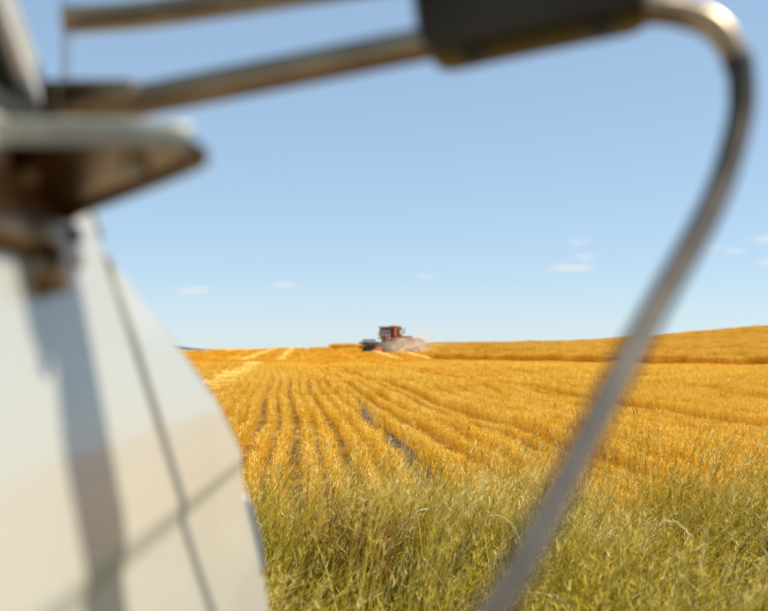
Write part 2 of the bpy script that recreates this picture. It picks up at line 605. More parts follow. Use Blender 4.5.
def grass_clump(nb, ns, r, green, tall):
    rad = r * np.sqrt(rng.uniform(0, 1, nb))
    q = rng.uniform(0, 6.28, nb)
    base = np.stack([rad * np.cos(q), rad * np.sin(q), np.full(nb, -.03)], 1)
    h = rng.uniform(.2, .62, nb) * tall
    lean = rng.normal(0, .21, (nb, 2)) + np.array([.20, -.03])
    t = np.clip(rng.normal(.66 - green * .5, .30, nb), 0, 1)
    v, f, c = ribbons(base, h, lean, rng.uniform(.003, .006, nb), rng.normal(0, .9, nb), 4, 1.7, .12)
    tv = np.repeat(t[:, None] + np.linspace(-.06, .14, 5)[None], 2, axis=1).ravel()
    parts = [(v, f, tv)]
    # seed stems
    rad = r * np.sqrt(rng.uniform(0, 1, ns))
    q = rng.uniform(0, 6.28, ns)
    base = np.stack([rad * np.cos(q), rad * np.sin(q), np.full(ns, -.03)], 1)
    h = rng.uniform(.42, .74, ns) * tall
    lean = rng.normal(0, .16, (ns, 2)) + np.array([.26, -.03])
    t = np.clip(rng.normal(.80 - green * .25, .14, ns), 0, 1)
    v, f, c = ribbons(base, h, lean, rng.uniform(.0022, .0034, ns), rng.normal(0, .6, ns), 4, 2.0, .6)
    parts.append((v, f, per_vert(t, 4)))
    # panicles: short bristles along the top of each stem
    nbri = 7
    fr = rng.uniform(.80, 1.0, (ns, nbri))
    p0 = c[:, 3][:, None] + (c[:, 4] - c[:, 3])[:, None] * ((fr - .75) / .25)[..., None]
    p0 = p0.reshape(-1, 3)
    k = len(p0)
    d = np.repeat(lean, nbri, 0) * 1.5 + rng.normal(0, .55, (k, 2))
    v, f, _ = ribbons(p0, rng.uniform(.018, .045, k), d, np.full(k, .0045), rng.uniform(0, 3.14, k), 1, 1.0, .4)
    parts.append((v, f, per_vert(np.clip(np.repeat(t, nbri) + .08 + rng.normal(0, .08, k), 0, 1), 1)))
    return merge(parts)


def make_variants(name, meshes, mat):
    c = bpy.data.collections.new(name)
    for i, (v, f, t) in enumerate(meshes):
        me = np_mesh(f'{name}_piece', v, f, mat, t)
        o = bpy.data.objects.new(f'{name}_piece', me)
        c.objects.link(o)
    return c


def scatter(name, pts, rot, scl, variants, label, cat=None, seed=1, tilt=None):
    """one object: clumps instanced on points with geometry nodes"""
    n = len(pts)
    me = bpy.data.meshes.new(name)
    me.vertices.add(n)
    me.vertices.foreach_set('co', np.asarray(pts, np.float32).ravel())
    a = me.attributes.new('rot', 'FLOAT_VECTOR', 'POINT')
    rv = np.zeros((n, 3), np.float32)
    rv[:, 2] = rot
    if tilt is not None:
        rv[:, 0] = tilt
    a.data.foreach_set('vector', rv.ravel())
    a = me.attributes.new('scl', 'FLOAT_VECTOR', 'POINT')
    a.data.foreach_set('vector', np.asarray(scl, np.float32).ravel())
    a = me.attributes.new('pick', 'INT', 'POINT')
    a.data.foreach_set('value', rng.integers(0, len(variants.objects), n).astype(np.int32))
    o = bpy.data.objects.new(name, me)
    col.objects.link(o)
    ng = bpy.data.node_groups.new(name + '_nodes', 'GeometryNodeTree')
    ng.interface.new_socket('Geometry', in_out='INPUT', socket_type='NodeSocketGeometry')
    ng.interface.new_socket('Geometry', in_out='OUTPUT', socket_type='NodeSocketGeometry')
    N, L = ng.nodes, ng.links
    gi, go = N.new('NodeGroupInput'), N.new('NodeGroupOutput')
    iop = N.new('GeometryNodeInstanceOnPoints')
    ci = N.new('GeometryNodeCollectionInfo')
    ci.inputs['Collection'].default_value = variants
    ci.inputs['Separate Children'].default_value = True
    ci.inputs['Reset Children'].default_value = True

    def attr(nm, ty):
        q = N.new('GeometryNodeInputNamedAttribute')
        q.data_type = ty
        q.inputs['Name'].default_value = nm
        return q.outputs['Attribute']
    L.new(gi.outputs[0], iop.inputs['Points'])
    L.new(ci.outputs[0], iop.inputs['Instance'])
    iop.inputs['Pick Instance'].default_value = True
    L.new(attr('pick', 'INT'), iop.inputs['Instance Index'])
    er = N.new('FunctionNodeEulerToRotation')
    L.new(attr('rot', 'FLOAT_VECTOR'), er.inputs[0])
    L.new(er.outputs[0], iop.inputs['Rotation'])
    L.new(attr('scl', 'FLOAT_VECTOR'), iop.inputs['Scale'])
    L.new(iop.outputs[0], go.inputs[0])
    md = o.modifiers.new('scatter', 'NODES')
    md.node_group = ng
    tag(o, label, cat, kind='stuff')
    return o


def smooth_noise(x, y, s, seed):
    """cheap value noise on arrays, 0..1"""
    r_ = np.random.default_rng(seed)
    tab = r_.uniform(0, 1, (64, 64))
    u, v = np.asarray(x) / s + 500, np.asarray(y) / s + 500
    i, j = np.floor(u).astype(int), np.floor(v).astype(int)
    fu, fv = u - i, v - j
    fu, fv = fu * fu * (3 - 2 * fu), fv * fv * (3 - 2 * fv)
    g_ = lambda a, b: tab[a % 64, b % 64]
    return (g_(i, j) * (1 - fu) + g_(i + 1, j) * fu) * (1 - fv) + (g_(i, j + 1) * (1 - fu) + g_(i + 1, j + 1) * fu) * fv


def verge_edge(x):
    return 5.75 + .70 * np.clip(x + 1, -3, 6) + 1.6 * (smooth_noise(x, x * 0, .9, 3) - .5)


UNCUT = np.array([(-8.5, 171), (7.5, 167), (5.2, 108), (27, 76), (60, 48), (160, 30), (420, 60), (420, 420), (-8.5, 300)])


def in_poly(x, y, poly):
    ins = np.zeros(len(x), bool)
    k = len(poly)
    for i in range(k):
        x1, y1 = poly[i]
        x2, y2 = poly[(i + 1) % k]
        c = ((y1 > y) != (y2 > y)) & (x < (x2 - x1) * (y - y1) / (y2 - y1 + 1e-12) + x1)
        ins ^= c
    return ins


# ------------------------------------------------------------------ stubble
SP = .30
ca, sa = math.cos(ROW_A), math.sin(ROW_A)
row_ids = np.arange(-260, 200)
row_jit = rng.normal(0, .022, len(row_ids))
row_skip = rng.uniform(0, 1, len(row_ids)) < .0
row_h = rng.uniform(.8, 1.12, len(row_ids))



def stubble_points(y0, y1, step, half):
    P_, H_ = [], []
    vv = np.arange(y0, y1 + 3, step)
    for k, rid in enumerate(row_ids):
        if row_skip[k]:
            continue
        u = rid * SP + row_jit[k]
        low_ = .45 if any(abs(u - q) < w_ for q, w_ in FURROWS) else 1.0
        v = vv + rng.uniform(-.4, .4, len(vv)) * step
        uu = u + .05 * np.sin(v * .35 + 1.3) + rng.normal(0, .014, len(v))
        x = uu * ca - v * sa
        y = uu * sa + v * ca
        ok = (y > y0) & (y <= y1) & (np.abs(x) < half(y)) & (y > verge_edge(x) - .5)
        ok &= ~in_poly(x, y, UNCUT)
        ok &= (rng.uniform(0, 1, len(x)) < .13) | (np.abs(x - TR0 - TR1 * y) > np.interp(y, [0, 12, 24, 30, 34], [.21, .21, .18, .10, 0]))
        dens = smooth_noise(x, y, 1.6, 8) * .6 + smooth_noise(x, y, .5, 9) * .4
        ok &= (dens > .24) | (rng.uniform(0, 1, len(x)) < .15)
        P_.append(np.stack([x, y], 1)[ok])
        H_.append((low_ * row_h[k] * (.66 + .6 * dens))[ok])
    p = np.concatenate(P_)
    return p, np.concatenate(H_)


near_v = make_variants('stubble_near', [stubble_clump(24, .026, .10, .20, .36, .0055) for _ in range(10)], M['stubble'])
mid_v = make_variants('stubble_mid', [stubble_clump(32, .028, .26, .20, .34, .010) for _ in range(8)], M['stubble'])
far_v = make_variants('stubble_far', [stubble_clump(44, .065, .7, .20, .32, .02, False) for _ in range(6)], M['stubble'])
for nm, (y0, y1, st), vv, lab in (
        ('wheat_stubble', (5.2, 34, .13), near_v, 'golden cut wheat stubble in rows behind the verge grass'),
        ('wheat_stubble', (34, 90, .42), mid_v, 'golden stubble rows across the middle of the field'),
        ('wheat_stubble', (90, 172, 1.15), far_v, 'golden stubble on the far slope below the combine')):
    p, hs = stubble_points(y0, y1, st, lambda y: .46 * y + 4)
    z = terrain(p[:, 0], p[:, 1])
    n = len(p)
    flip = rng.integers(0, 2, n) * math.pi
    scatter(nm, np.column_stack([p, z]), ROW_A + flip + rng.normal(0, .12, n), np.stack([np.ones(n), np.ones(n), hs], 1), vv, lab, 'stubble')

# ------------------------------------------------------------------ uncut wheat
whe_v = make_variants('wheat_stand', [wheat_clump(70, .5, .68, .9, .013) for _ in range(8)], M['wheat'])
whf_v = make_variants('wheat_stand_far', [wheat_clump(90, .95, .68, .9, .03) for _ in range(6)], M['wheat'])


def uncut_points(step, y0, y1, near):
    gx, gy = np.meshgrid(np.arange(-10, 190, step), np.arange(y0, y1, step))
    x = gx.ravel() + rng.uniform(-.5, .5, gx.size) * step
    y = gy.ravel() + rng.uniform(-.5, .5, gx.size) * step
    ok = in_poly(x, y, UNCUT) & (x < .5 * y + 6)
    x, y = x[ok], y[ok]
    # distance to the cut edge
    d = np.full(len(x), 1e9)
    for i in range(5):
        a, b = UNCUT[i], UNCUT[i + 1]
        ab = b - a
        t = np.clip(((x - a[0]) * ab[0] + (y - a[1]) * ab[1]) / (ab @ ab), 0, 1)
        d = np.minimum(d, np.hypot(x - a[0] - t * ab[0], y - a[1] - t * ab[1]))
    k = (d < 7) if near else (d >= 6)
    return x[k], y[k]


for near, st, vv, lab in ((True, .55, whe_v, 'tall uncut wheat standing along the cut edge on the right'),
                          (False, 1.15, whf_v, 'uncut wheat covering the rising slope on the right')):
    x, y = uncut_points(st, 28, 262, near)
    n = len(x)
    hs = .74 + .30 * smooth_noise(x, y, 3.5, 21) + .28 * smooth_noise(x, y, 1.1, 22) + rng.normal(0, .06, n)
    scatter('standing_wheat', np.stack([x, y, terrain(x, y)], 1), rng.uniform(0, 6.28, n), np.stack([np.ones(n), np.ones(n), hs], 1), vv, lab, 'wheat')

# ------------------------------------------------------------------ verge grass
GREENS = [(.0, 1.1), (.08, 1.05), (.18, 1.0), (.28, 1.0), (.4, .95), (.52, 1.0), (.64, .95), (.76, .9), (.88, .85), (1.0, .8)]
gr_v = make_variants('verge_grass', [grass_clump(32, 8, .15, gq, tq) for gq, tq in GREENS], M['grass'])
gw_v = make_variants('verge_wisp', [grass_clump(7, 7, .12, gq, 1.25) for gq in (.1, .3, .5, .7)], M['grass'])


def verge_points(n, y1, spread):
    x = rng.uniform(-7, 9, n)
    y = 2.7 + (y1 - 2.7) * rng.uniform(0, 1, n)
    keep = (y < verge_edge(x) + rng.exponential(spread, n)) & (np.abs(x) < .55 * y + 2.5)
    return x[keep], y[keep]


x, y = verge_points(9500, 12.5, .45)
dens = smooth_noise(x, y, .7, 31) * .65 + smooth_noise(x, y, .28, 32) * .35
x, y = x[dens > .30], y[dens > .30]
n = len(x)
hs = .55 + .42 * smooth_noise(x, y, 1.3, 33) + .28 * smooth_noise(x, y, .35, 34)
o = scatter('verge_grass', np.stack([x, y, terrain(x, y)], 1), rng.normal(0, .6, n), np.stack([np.ones(n), np.ones(n), hs], 1), gr_v,
            'long olive and straw coloured grass on the near verge', 'grass', tilt=rng.normal(0, .09, n))
# drier to the left and along the field edge, greener low down and to the right
gf = .54 + .15 * x + .9 * (smooth_noise(x, y, 1.0, 36) - .5) + .5 * (smooth_noise(x, y, .3, 37) - .5) - .06 * (y - 5.5)
o.data.attributes['pick'].data.foreach_set('value', np.clip((gf * 10 + rng.normal(0, 1, n)).astype(int), 0, 9).astype(np.int32))
# thin tall wisps, some of them out among the stubble
x, y = verge_points(1500, 14, 1.1)
n = len(x)
hs = .75 + .5 * smooth_noise(x, y, .8, 39)
scatter('verge_grass', np.stack([x, y, terrain(x, y)], 1), rng.normal(0, .5, n), np.stack([np.ones(n), np.ones(n), hs], 1), gw_v,
        'thin tall seed stems rising above the verge grass', 'grass', tilt=rng.normal(0, .06, n))

# ------------------------------------------------------------------ soil clods in the bare track
pv, pf, off = [], [], 0
ico = bmesh.new()
bmesh.ops.create_icosphere(ico, subdivisions=1, radius=1)
iv = np.array([v.co[:] for v in ico.verts])
fi = np.array([[v.index for v in f.verts] for f in ico.faces])
ico.free()
for k in range(700):
    v = rng.uniform(8, 31)
    x, y = TR0 + TR1 * v + rng.normal(0, .14), v
    s = .007 + .026 * rng.uniform(0, 1) ** 3
    q = iv * rng.uniform(.65, 1.25, (len(iv), 1)) * s * np.array([1, 1, .7])
    pv.append(q + np.array([x, y, tz(x, y) + s * .3]))
    pf.append(fi + off)
    off += len(iv)
o = bpy.data.objects.new('soil_clods', np_mesh('soil_clods', np.concatenate(pv), np.concatenate(pf), M['clod']))
col.objects.link(o)
tag(o, 'crumbled soil clods lying in the bare wheel track', 'soil', kind='stuff')

# ------------------------------------------------------------------ straw windrows left by the combine
def windrow(u0, v0, v1, width, label, bend=0.0):
    L_ = v1 - v0
    n = int(L_ * (20 if L_ > 40 else 36))
    v = rng.uniform(v0, v1, n)
    u = u0 + rng.normal(0, width * .3, n) + .12 * np.sin(v * .3) + bend * (v - v0)
    x, y = u * ca - v * sa, u * sa + v * ca
    prof = np.exp(-((u - u0 - bend * (v - v0)) / (width * .45)) ** 2)
    z = terrain(x, y) + .10 + .22 * prof * rng.uniform(.3, 1.0, n)
    a = rng.uniform(0, 6.28, n)
    ln = rng.uniform(.25, .6, n)
    wd = .014 + .00022 * v0
    dx, dy = np.cos(a) * ln, np.sin(a) * ln
    ox, oy = -np.sin(a) * wd, np.cos(a) * wd
    rise = rng.uniform(-.06, .1, n)
    vs_ = np.stack([np.stack([x - ox, y - oy, z], 1), np.stack([x + ox, y + oy, z + wd * .6], 1),
                    np.stack([x + dx + ox, y + dy + oy, z + rise + wd * .6], 1), np.stack([x + dx - ox, y + dy - oy, z + rise], 1)], 1).reshape(-1, 3)
    f = np.arange(n * 4).reshape(-1, 4)
    me = np_mesh('straw_windrow', vs_, f, M['straw'], np.repeat(np.clip(rng.normal(.6, .25, n), 0, 1), 4))
    o_ = bpy.data.objects.new('straw_windrow', me)
    col.objects.link(o_)
    return tag(o_, label, 'straw row', 'pale rows of threshed straw', None)


windrow(-2.45, 27, 90, 1.0, 'broad pale straw row in the near field beside the van')
windrow(-4.6, 104, 168, 1.3, 'pale straw row on far slope, left of the pair', .045)
windrow(-.9, 104, 168, 1.1, 'pale straw row on far slope, right of the pair', .03)
windrow(11.3, 108, 137, 1.1, 'short pale straw row just below the combine')
windrow(14.6, 110, 137, 1.0, 'short pale straw row behind the dust')

# ------------------------------------------------------------------ the van
ROLL = R(-4)
VAN_T = Vector((-1.13, 0, -.055))
van = empty('van', VAN_T, (0, ROLL, 0))
tag(van, 'white van with tubular mirror arms seen close along its side', 'van')

SZ = [.28, .45, .60, .80, .92, 1.03, 1.20, 1.393, 1.60, 1.75, 1.90, 2.05, 2.15]
SX = [.945, .972, .987, .993, .990, .981, .9597, .935, .9085, .8893, .870, .846, .815]
SWAGE = 1.186


def side_x(z):
    x = float(np.interp(z, SZ, SX))
    # the upper side overhangs the lower side in a rounded step
    if z < SWAGE + .012:
        x -= .008 * min(1, (SWAGE + .012 - z) / .024)
        x += .006 * float(np.interp(z, [.95, 1.13], [1, 0]))
    return x


FRONT = [(1.20, 1.511), (1.355, 1.457), (1.48, 1.417), (1.61, 1.372), (1.74, 1.325), (1.866, 1.264), (1.935, 1.21), (1.952, 1.165), (1.96, 1.03), (1.96, .85), (1.945, .62), (1.915, .45)]
FY = [p[0] for p in FRONT]
RC = .055                                    # radius of the nose edge


def front_y(z):
    zs = [p[1] for p in FRONT][::-1]
    return float(np.interp(z, zs, FY[::-1]))


def pillar_y(z):
    return 1.20 - .80 * (z - 1.511)


def shut_y(z):                               # raked shut line between door and fender
    return 1.256 - .494 * (max(z, 1.0) - 1.393)


def zlist(z0, z1, n=14):
    s = set(np.linspace(z0, z1, n).round(4))
    for q in np.linspace(SWAGE - .022, SWAGE + .022, 9):
        if z0 < q < z1:
            s.add(round(float(q), 4))
    for q in SZ:
        if z0 < q < z1:
            s.add(q)
    return sorted(s)


def roll_edge(y, ya, yb, depth=.014, reach=.03):
    """panel edges turn inwards a little at the shut lines"""
    d = min(abs(y - ya) if ya is not None else 9, abs(yb - y) if yb is not None else 9)
    return depth * (1 - d / reach) ** 2 if d < reach else 0


def side_panel(y0, y1, zlo, zhi, s, edges=(True, True)):
    """a stretch of body side; y0/y1/zlo may be functions"""
    rows_ = []
    ts = [0, .008, .016, .03, .06] + list(np.linspace(.1, .9, 13)) + [.94, .97, .984, .992, 1]
    zs = zlist(zlo if not callable(zlo) else .28, zhi)
    for t in ts:
        row = []
        for z in zs:
            ya = y0(z) if callable(y0) else y0
            yb = y1(z) if callable(y1) else y1
            y = ya + (yb - ya) * t
            zz = max(z, zlo(y)) if callable(zlo) else z
            x = side_x(zz) - roll_edge(y, ya if edges[0] else None, yb if edges[1] else None)
            row.append((s * x, y, zz))
        rows_.append(row)
    return MB().grid(rows_)


WHEELS = (.98, -2.2)
SILL = .30


def arch(y):
    b = SILL
    for c in WHEELS:
        d = abs(y - c)
        if d < .43:
            b = max(b, .36 + math.sqrt(.43 ** 2 - d * d))
    return b


BELT = 1.60
for s in (1, -1):
    # door: lower skin, window frame, glass
    dr = side_panel(.22, lambda z: shut_y(z) - .006, arch, BELT, s).build('door', M['paint'], van, True, .012)
    rows_ = []
    wf = MB()
    wz = np.linspace(BELT + .004, 2.08, 9)

    def strip(ya, yb, za=None, zb=None):
        zz_ = wz if za is None else np.linspace(za, zb, 4)
        wf.grid([[(s * (side_x(z) - (.004 if 0 < k < 3 else .012)), (ya(z) if callable(ya) else ya) + ((yb(z) if callable(yb) else yb) - (ya(z) if callable(ya) else ya)) * k / 3, z) for z in zz_] for k in range(4)])
    strip(lambda z: pillar_y(z) - .060, lambda z: pillar_y(z) - .024)
    strip(.225, .275)
    strip(.279, lambda z: pillar_y(z) - .064, 2.044, 2.08)
    wf.build('window_frame', M['frame_paint'], dr, True, .014)
    gm = MB().grid([[(s * (side_x(z) - .022), ya + (pillar_y(z) - .062 - ya) * k / 6, z) for z in np.linspace(BELT - .01, 2.05, 8)] for k in range(7) for ya in (.272,)])
    gm.build('window_glass', M['glass'], dr, True, .005)
    sg = MB().grid([[(s * (side_x(z) + .003), .24 + (pillar_y(z) - .03 - .24) * k / 8, z) for z in np.linspace(BELT - .004, BELT + .018, 4)] for k in range(9)])
    sg.build('window_seal', M['rubber'], dr, True, .008)
    hb = MB().box((s * (side_x(1.25) + .028), .36, 1.25), (.02, .15, .026), bev=.007)
    for q in (.30, .42):
        hb.box((s * (side_x(1.25) + .010), q, 1.25), (.034, .02, .022), bev=.005)
    hb.build('door_handle', M['plastic'], dr)
    # windscreen pillar with the gutter edge
    MB().grid([[(s * (side_x(z) - a), pillar_y(z) - .020 + b, z) for z in np.linspace(1.515, 2.15, 10)] for a, b in ((.012, 0), (.002, .004), (.0, .012), (.004, .022), (.02, .03), (.045, .036), (.07, .038))]).build('windscreen_pillar', M['paint'], van, True, .012)
    MB().grid([[(s * (side_x(z) - .002), .21 + (pillar_y(z) - .022 - .21) * k / 5, z) for z in (2.086, 2.10, 2.12, 2.152)] for k in range(6)]).build('roof_rail', M['paint'], van, True, .014)
    # fender forward of the door
    fp = side_panel(lambda z: shut_y(z) + .006, lambda z: max(front_y(z) - RC, shut_y(z) + .016), arch, 1.485, s, (False, False))
    fp.build('front_fender', M['paint'], van, True, .012)
    MB().grid([[(s * (side_x(z) - .012), shut_y(z) + y_, z) for z in zlist(.95, 1.485)] for y_ in (-.03, 0, .03)]).build('door_seal', M['seal'], van, True, .004)
    # side panel behind the door
    side_panel(-3.25, .206, arch, 2.15, s).build('rear_side_panel', M['paint'], van, True, .012)
    # wheel housings are dark inside
    for c in WHEELS:
        MB().lathe([(.05, s * .55), (.44, s * .55), (.44, s * .95)], (0, c, .36), 'x', 28).build('wheel_housing', M['dark'], van, True, .01)

# nose: bonnet, front face
def nose_row(y, z, n=22, crown=.05):
    hw = side_x(z)
    row = []
    us = [-1 + 2 * i / n for i in range(n + 1)]
    ang = [math.pi / 2 * k / 6 for k in range(7)]
    right = [(hw - RC + RC * math.cos(a), y - RC + RC * math.sin(a)) for a in ang]
    mid = [((hw - RC) * (1 - 2 * i / n), y + crown * (1 - (1 - 2 * i / n) ** 2)) for i in range(1, n)]
    left = [(-x_, y_) for x_, y_ in reversed(right)]
    return [(x_, y_, z) for x_, y_ in right + mid + left]


fz = catmull([(0, y, z) for y, z in FRONT], 4)
hood = [nose_row(p.y, p.z) for p in fz if p.z >= SWAGE + .004]
cowl = [nose_row(1.11, 1.512), nose_row(1.16, 1.515)]
MB().grid(cowl + hood).build('bonnet', M['paint'], van, True, .012)
MB().grid([nose_row(p.y, p.z) for p in fz if p.z <= SWAGE]).build('front_panel', M['paint'], van, True, .012)
# roof
rf = []
for y in np.linspace(-3.25, .71, 16):
    hw = .815
    rf.append([(hw * math.cos(a) if abs(math.cos(a)) < .999 else hw * math.cos(a), y - .06 * (1 - math.sin(a)) * (1 if y > .6 else 0), 2.15 + .13 * (1 - abs(math.cos(a)) ** 3.2)) for a in np.linspace(0, math.pi, 21)])
MB().grid(rf).build('roof', M['paint'], van, True, .014)
# windscreen and its rubber
ws = []
for z in np.linspace(1.525, 2.17, 8):
    ws.append([(u * (side_x(min(z, 2.15)) - .06), pillar_y(z) + .02 + .10 * (1 - u * u), z) for u in np.linspace(-1, 1, 17)])
MB().grid(ws).build('windscreen', M['glass'], van, True, .006)
edge_l = [r_[0] for r_ in ws] + ws[-1] + [r_[-1] for r_ in reversed(ws)] + list(reversed(ws[0]))
MB().tube(edge_l + [edge_l[0]], .011, 8, False).build('windscreen_seal', M['rubber'], van, True)
# grille, headlamps, corner lamps, bumper
gl = MB()
for k in range(6):
    gl.box((0, 1.99, .78 + k * .05), (1.0, .03, .022), bev=.006)
gl.build('grille', M['plastic'], van)
for s in (1, -1):
    MB().lathe([(.001, .0), (.06, .005), (.10, .03), (.115, .06), (.115, .0)], (s * .70, 1.955, .93), 'y', 28).build('headlamp', M['lens'], van, True)
    MB().lathe([(.112, 0), (.118, .05), (.13, .055), (.135, .03), (.132, 0)], (s * .70, 1.95, .93), 'y', 28).build('headlamp_ring', M['chrome'], van, True)
    cl = MB()
    lam = []
    for z in np.linspace(.985, 1.135, 8):
        e = .010 * (1 - abs((z - 1.06) / .08) ** 4)
        hw, yf = side_x(z) + e, front_y(z) + e
        arc = [(hw, yf - .075), (hw, yf - RC)] + [(hw - RC + RC * math.cos(a), yf - RC + RC * math.sin(a)) for a in np.linspace(.2, math.pi / 2, 7)] + [(hw - .16, yf)]
        lam.append([(s * a_, b_, z) for a_, b_ in arc])
    cl.grid(lam).build('corner_lamp', M['lens'], van, True, .006)
bp = []
for z, o_ in ((.42, .03), (.44, .075), (.50, .09), (.56, .075), (.58, .03)):
    r_ = nose_row(1.945, .55)
    bp.append([(x_ * (1 + o_ * .35), y_ + o_, z) for x_, y_, _ in r_])
MB().grid(bp).build('front_bumper', M['plastic'], van, True, .02)
# floor, rear wall, bulkhead, seats, dashboard, steering wheel
MB().box((0, -.7, .42), (1.86, 5.1, .10)).build('floor_pan', M['dark'], van)
MB().prism([(side_x(z) * 1.0 - .015, z) for z in zlist(.40, 2.14, 8)] + [(-side_x(z) + .015, z) for z in reversed(zlist(.40, 2.14, 8))], -3.25, -3.20, 'y').build('rear_wall', M['paint'], van)
MB().box((0, -.2, 1.2), (1.62, .03, 1.5)).build('bulkhead', M['interior'], van)
MB().box((0, 1.0, 1.37), (1.66, .34, .22), bev=.05).build('dashboard', M['interior'], van)
for sx in (.42, -.42):
    MB().box((sx, .28, .95), (.5, .5, .16), bev=.05).box((sx, .04, 1.36), (.48, .14, .74), rot=(R(-9), 0, 0), bev=.05).box((sx, .27, .68), (.4, .4, .42)).build('seat', M['interior'], van)
MB().tube([(-.42 + .19 * math.cos(a), .74 + .07 * math.sin(a), 1.46 + .18 * math.sin(a)) for a in np.linspace(0, 2 * math.pi, 33)], .014, 8, False).tube([(-.42, .75, 1.45), (-.42, .94, 1.3)], .025).tube([(-.6, .74, 1.46), (-.24, .74, 1.46)], .012).build('steering_wheel', M['plastic'], van, True)
# wheels
for c in WHEELS:
    for s in (1, -1):
        wq = MB().lathe([(.20, -.08), (.30, -.10), (.345, -.085), (.36, -.05), (.36, .05), (.345, .085), (.30, .10), (.20, .08)], (s * .87, c, .36), 'x', 36).build('wheel', M['rubber'], van, True)
        MB().lathe([(r_, a_ * s) for r_, a_ in ((.002, .05), (.06, .06), (.08, .04), (.15, .02), (.17, .06), (.205, .085), (.205, -.08))], (s * .87, c, .36), 'x', 32).build('rim', M['grey'], wq, True)

# radio aerial on the cowl
aer = MB()
A0 = Vector((-.374, 1.24, 1.512))
aer.tube([A0 - Vector((0, 0, .05)), A0, A0 + Vector((0, 0, .02)), A0 + Vector((0, 0, .03))], [.016, .016, .012, .0032], 12)
aer.tube([A0 + Vector((0, 0, .02)), A0 + Vector((-.002, -.01, .75))], [.0032, .0026], 8)
aer.build('aerial', M['chrome'], van, True, keep=True)

# ------------------------------------------------------------------ mirror arms on the near door (world coordinates, then hung on the van)
def wpart(mb, name, mat, parent=van, smooth=True, **k):
    return mb.build(name, mat, parent, smooth, keep=True, **k)


low = catmull([(-.332, 1.02, 1.620), (-.31, 1.02, 1.624), (-.224, 1.01, 1.638), (-.08, 1.0, 1.664), (.053, .99, 1.688), (.164, .98, 1.705), (.237, .975, 1.713),
               (.274, .975, 1.710), (.304, .97, 1.695), (.322, .965, 1.665), (.325, .96, 1.632), (.317, .95, 1.595),
               (.286, .92, 1.527), (.223, .86, 1.439), (.174, .80, 1.376), (.12, .73, 1.303), (.067, .66, 1.239), (-.01, .60, 1.175), (-.10, .57, 1.11), (-.20, .56, 1.04)], 7)
cut = 6 * 7 + 22                       # past the bend the same tube takes the shade-darkened colour
arm = wpart(MB().tube(low[:cut + 1], [.0162 - .0032 * max(0, i - 30) / (cut - 30) for i in range(cut + 1)], 18), 'mirror_arm', M['steel'])
stay = wpart(MB().tube(low[cut:], [.0128 - .0032 * i / (len(low) - cut) for i in range(len(low) - cut)], 18), 'mirror_stay', M['stay'])
stay['label'] = 'same tube slanting down to the door, dark reflection put into its colour'
wpart(MB().tube(low[cut - 1:cut + 2], .0140, 18), 'sleeve', M['stay'], stay)
arm['label'] = 'lower steel tube carrying the mirror head, wheat reflection tinted in'
up = [(-.323, 1.07, 1.733), (-.235, 1.06, 1.736), (-.053, 1.03, 1.753), (.082, 1.0, 1.763), (.166, .99, 1.772)]
uarm = wpart(MB().tube(catmull(up, 5), .0145, 16), 'mirror_arm', M['steel'])
uarm['label'] = 'upper straight steel tube of the mirror arm'
# lower foot of the long tube on the door
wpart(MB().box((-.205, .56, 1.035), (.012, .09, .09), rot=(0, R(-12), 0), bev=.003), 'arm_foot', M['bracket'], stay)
# swivel clamps above the shelf bracket
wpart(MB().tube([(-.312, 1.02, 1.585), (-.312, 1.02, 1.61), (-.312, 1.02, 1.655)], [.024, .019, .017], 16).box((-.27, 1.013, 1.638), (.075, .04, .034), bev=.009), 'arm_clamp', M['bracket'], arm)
wpart(MB().tube([(-.322, 1.04, 1.545), (-.320, 1.06, 1.64), (-.3185, 1.07, 1.74)], .0028, 12), 'arm_post', M['chrome'], uarm)


def side_w(zr):                       # door skin in world space at height zr above the camera
    return -(.2946 + .2 * zr)


def shelf_z(y):                       # the shelf falls a little towards its far end
    return 1.568 - .28 * (y - .88)


# shelf bracket: triangular plate with a turned-up near edge and a rolled far edge
tri = [(-.40, .880), (-.215, .880), (-.178, .884), (-.162, .892), (-.157, .904), (-.168, .918), (-.215, .955), (-.282, 1.005), (-.325, 1.042), (-.36, 1.06), (-.38, .95)]
nq = len(tri)
br = MB().add([(x_, y_, shelf_z(y_)) for x_, y_ in tri] + [(x_, y_, shelf_z(y_) + .006) for x_, y_ in tri], [tuple(range(nq)), tuple(range(nq, 2 * nq))] + [(i, (i + 1) % nq, (i + 1) % nq + nq, i + nq) for i in range(nq)])
fl = MB().grid([[(x_, y_ + o_ - .0015, shelf_z(y_) + z_) for x_, y_ in tri[:4]] for z_, o_ in ((.000, -.001), (.010, -.003), (.018, -.003), (.023, .001), (.023, .006), (.004, .006))])
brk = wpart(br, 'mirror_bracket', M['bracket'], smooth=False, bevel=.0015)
wpart(fl, 'turned_up_edge', M['lit_edge'], brk)
wpart(MB().tube(catmull([(x_, y_, shelf_z(y_) + .002) for x_, y_ in tri[3:10]], 5), .0085, 12), 'rolled_edge', M['bracket'], brk)
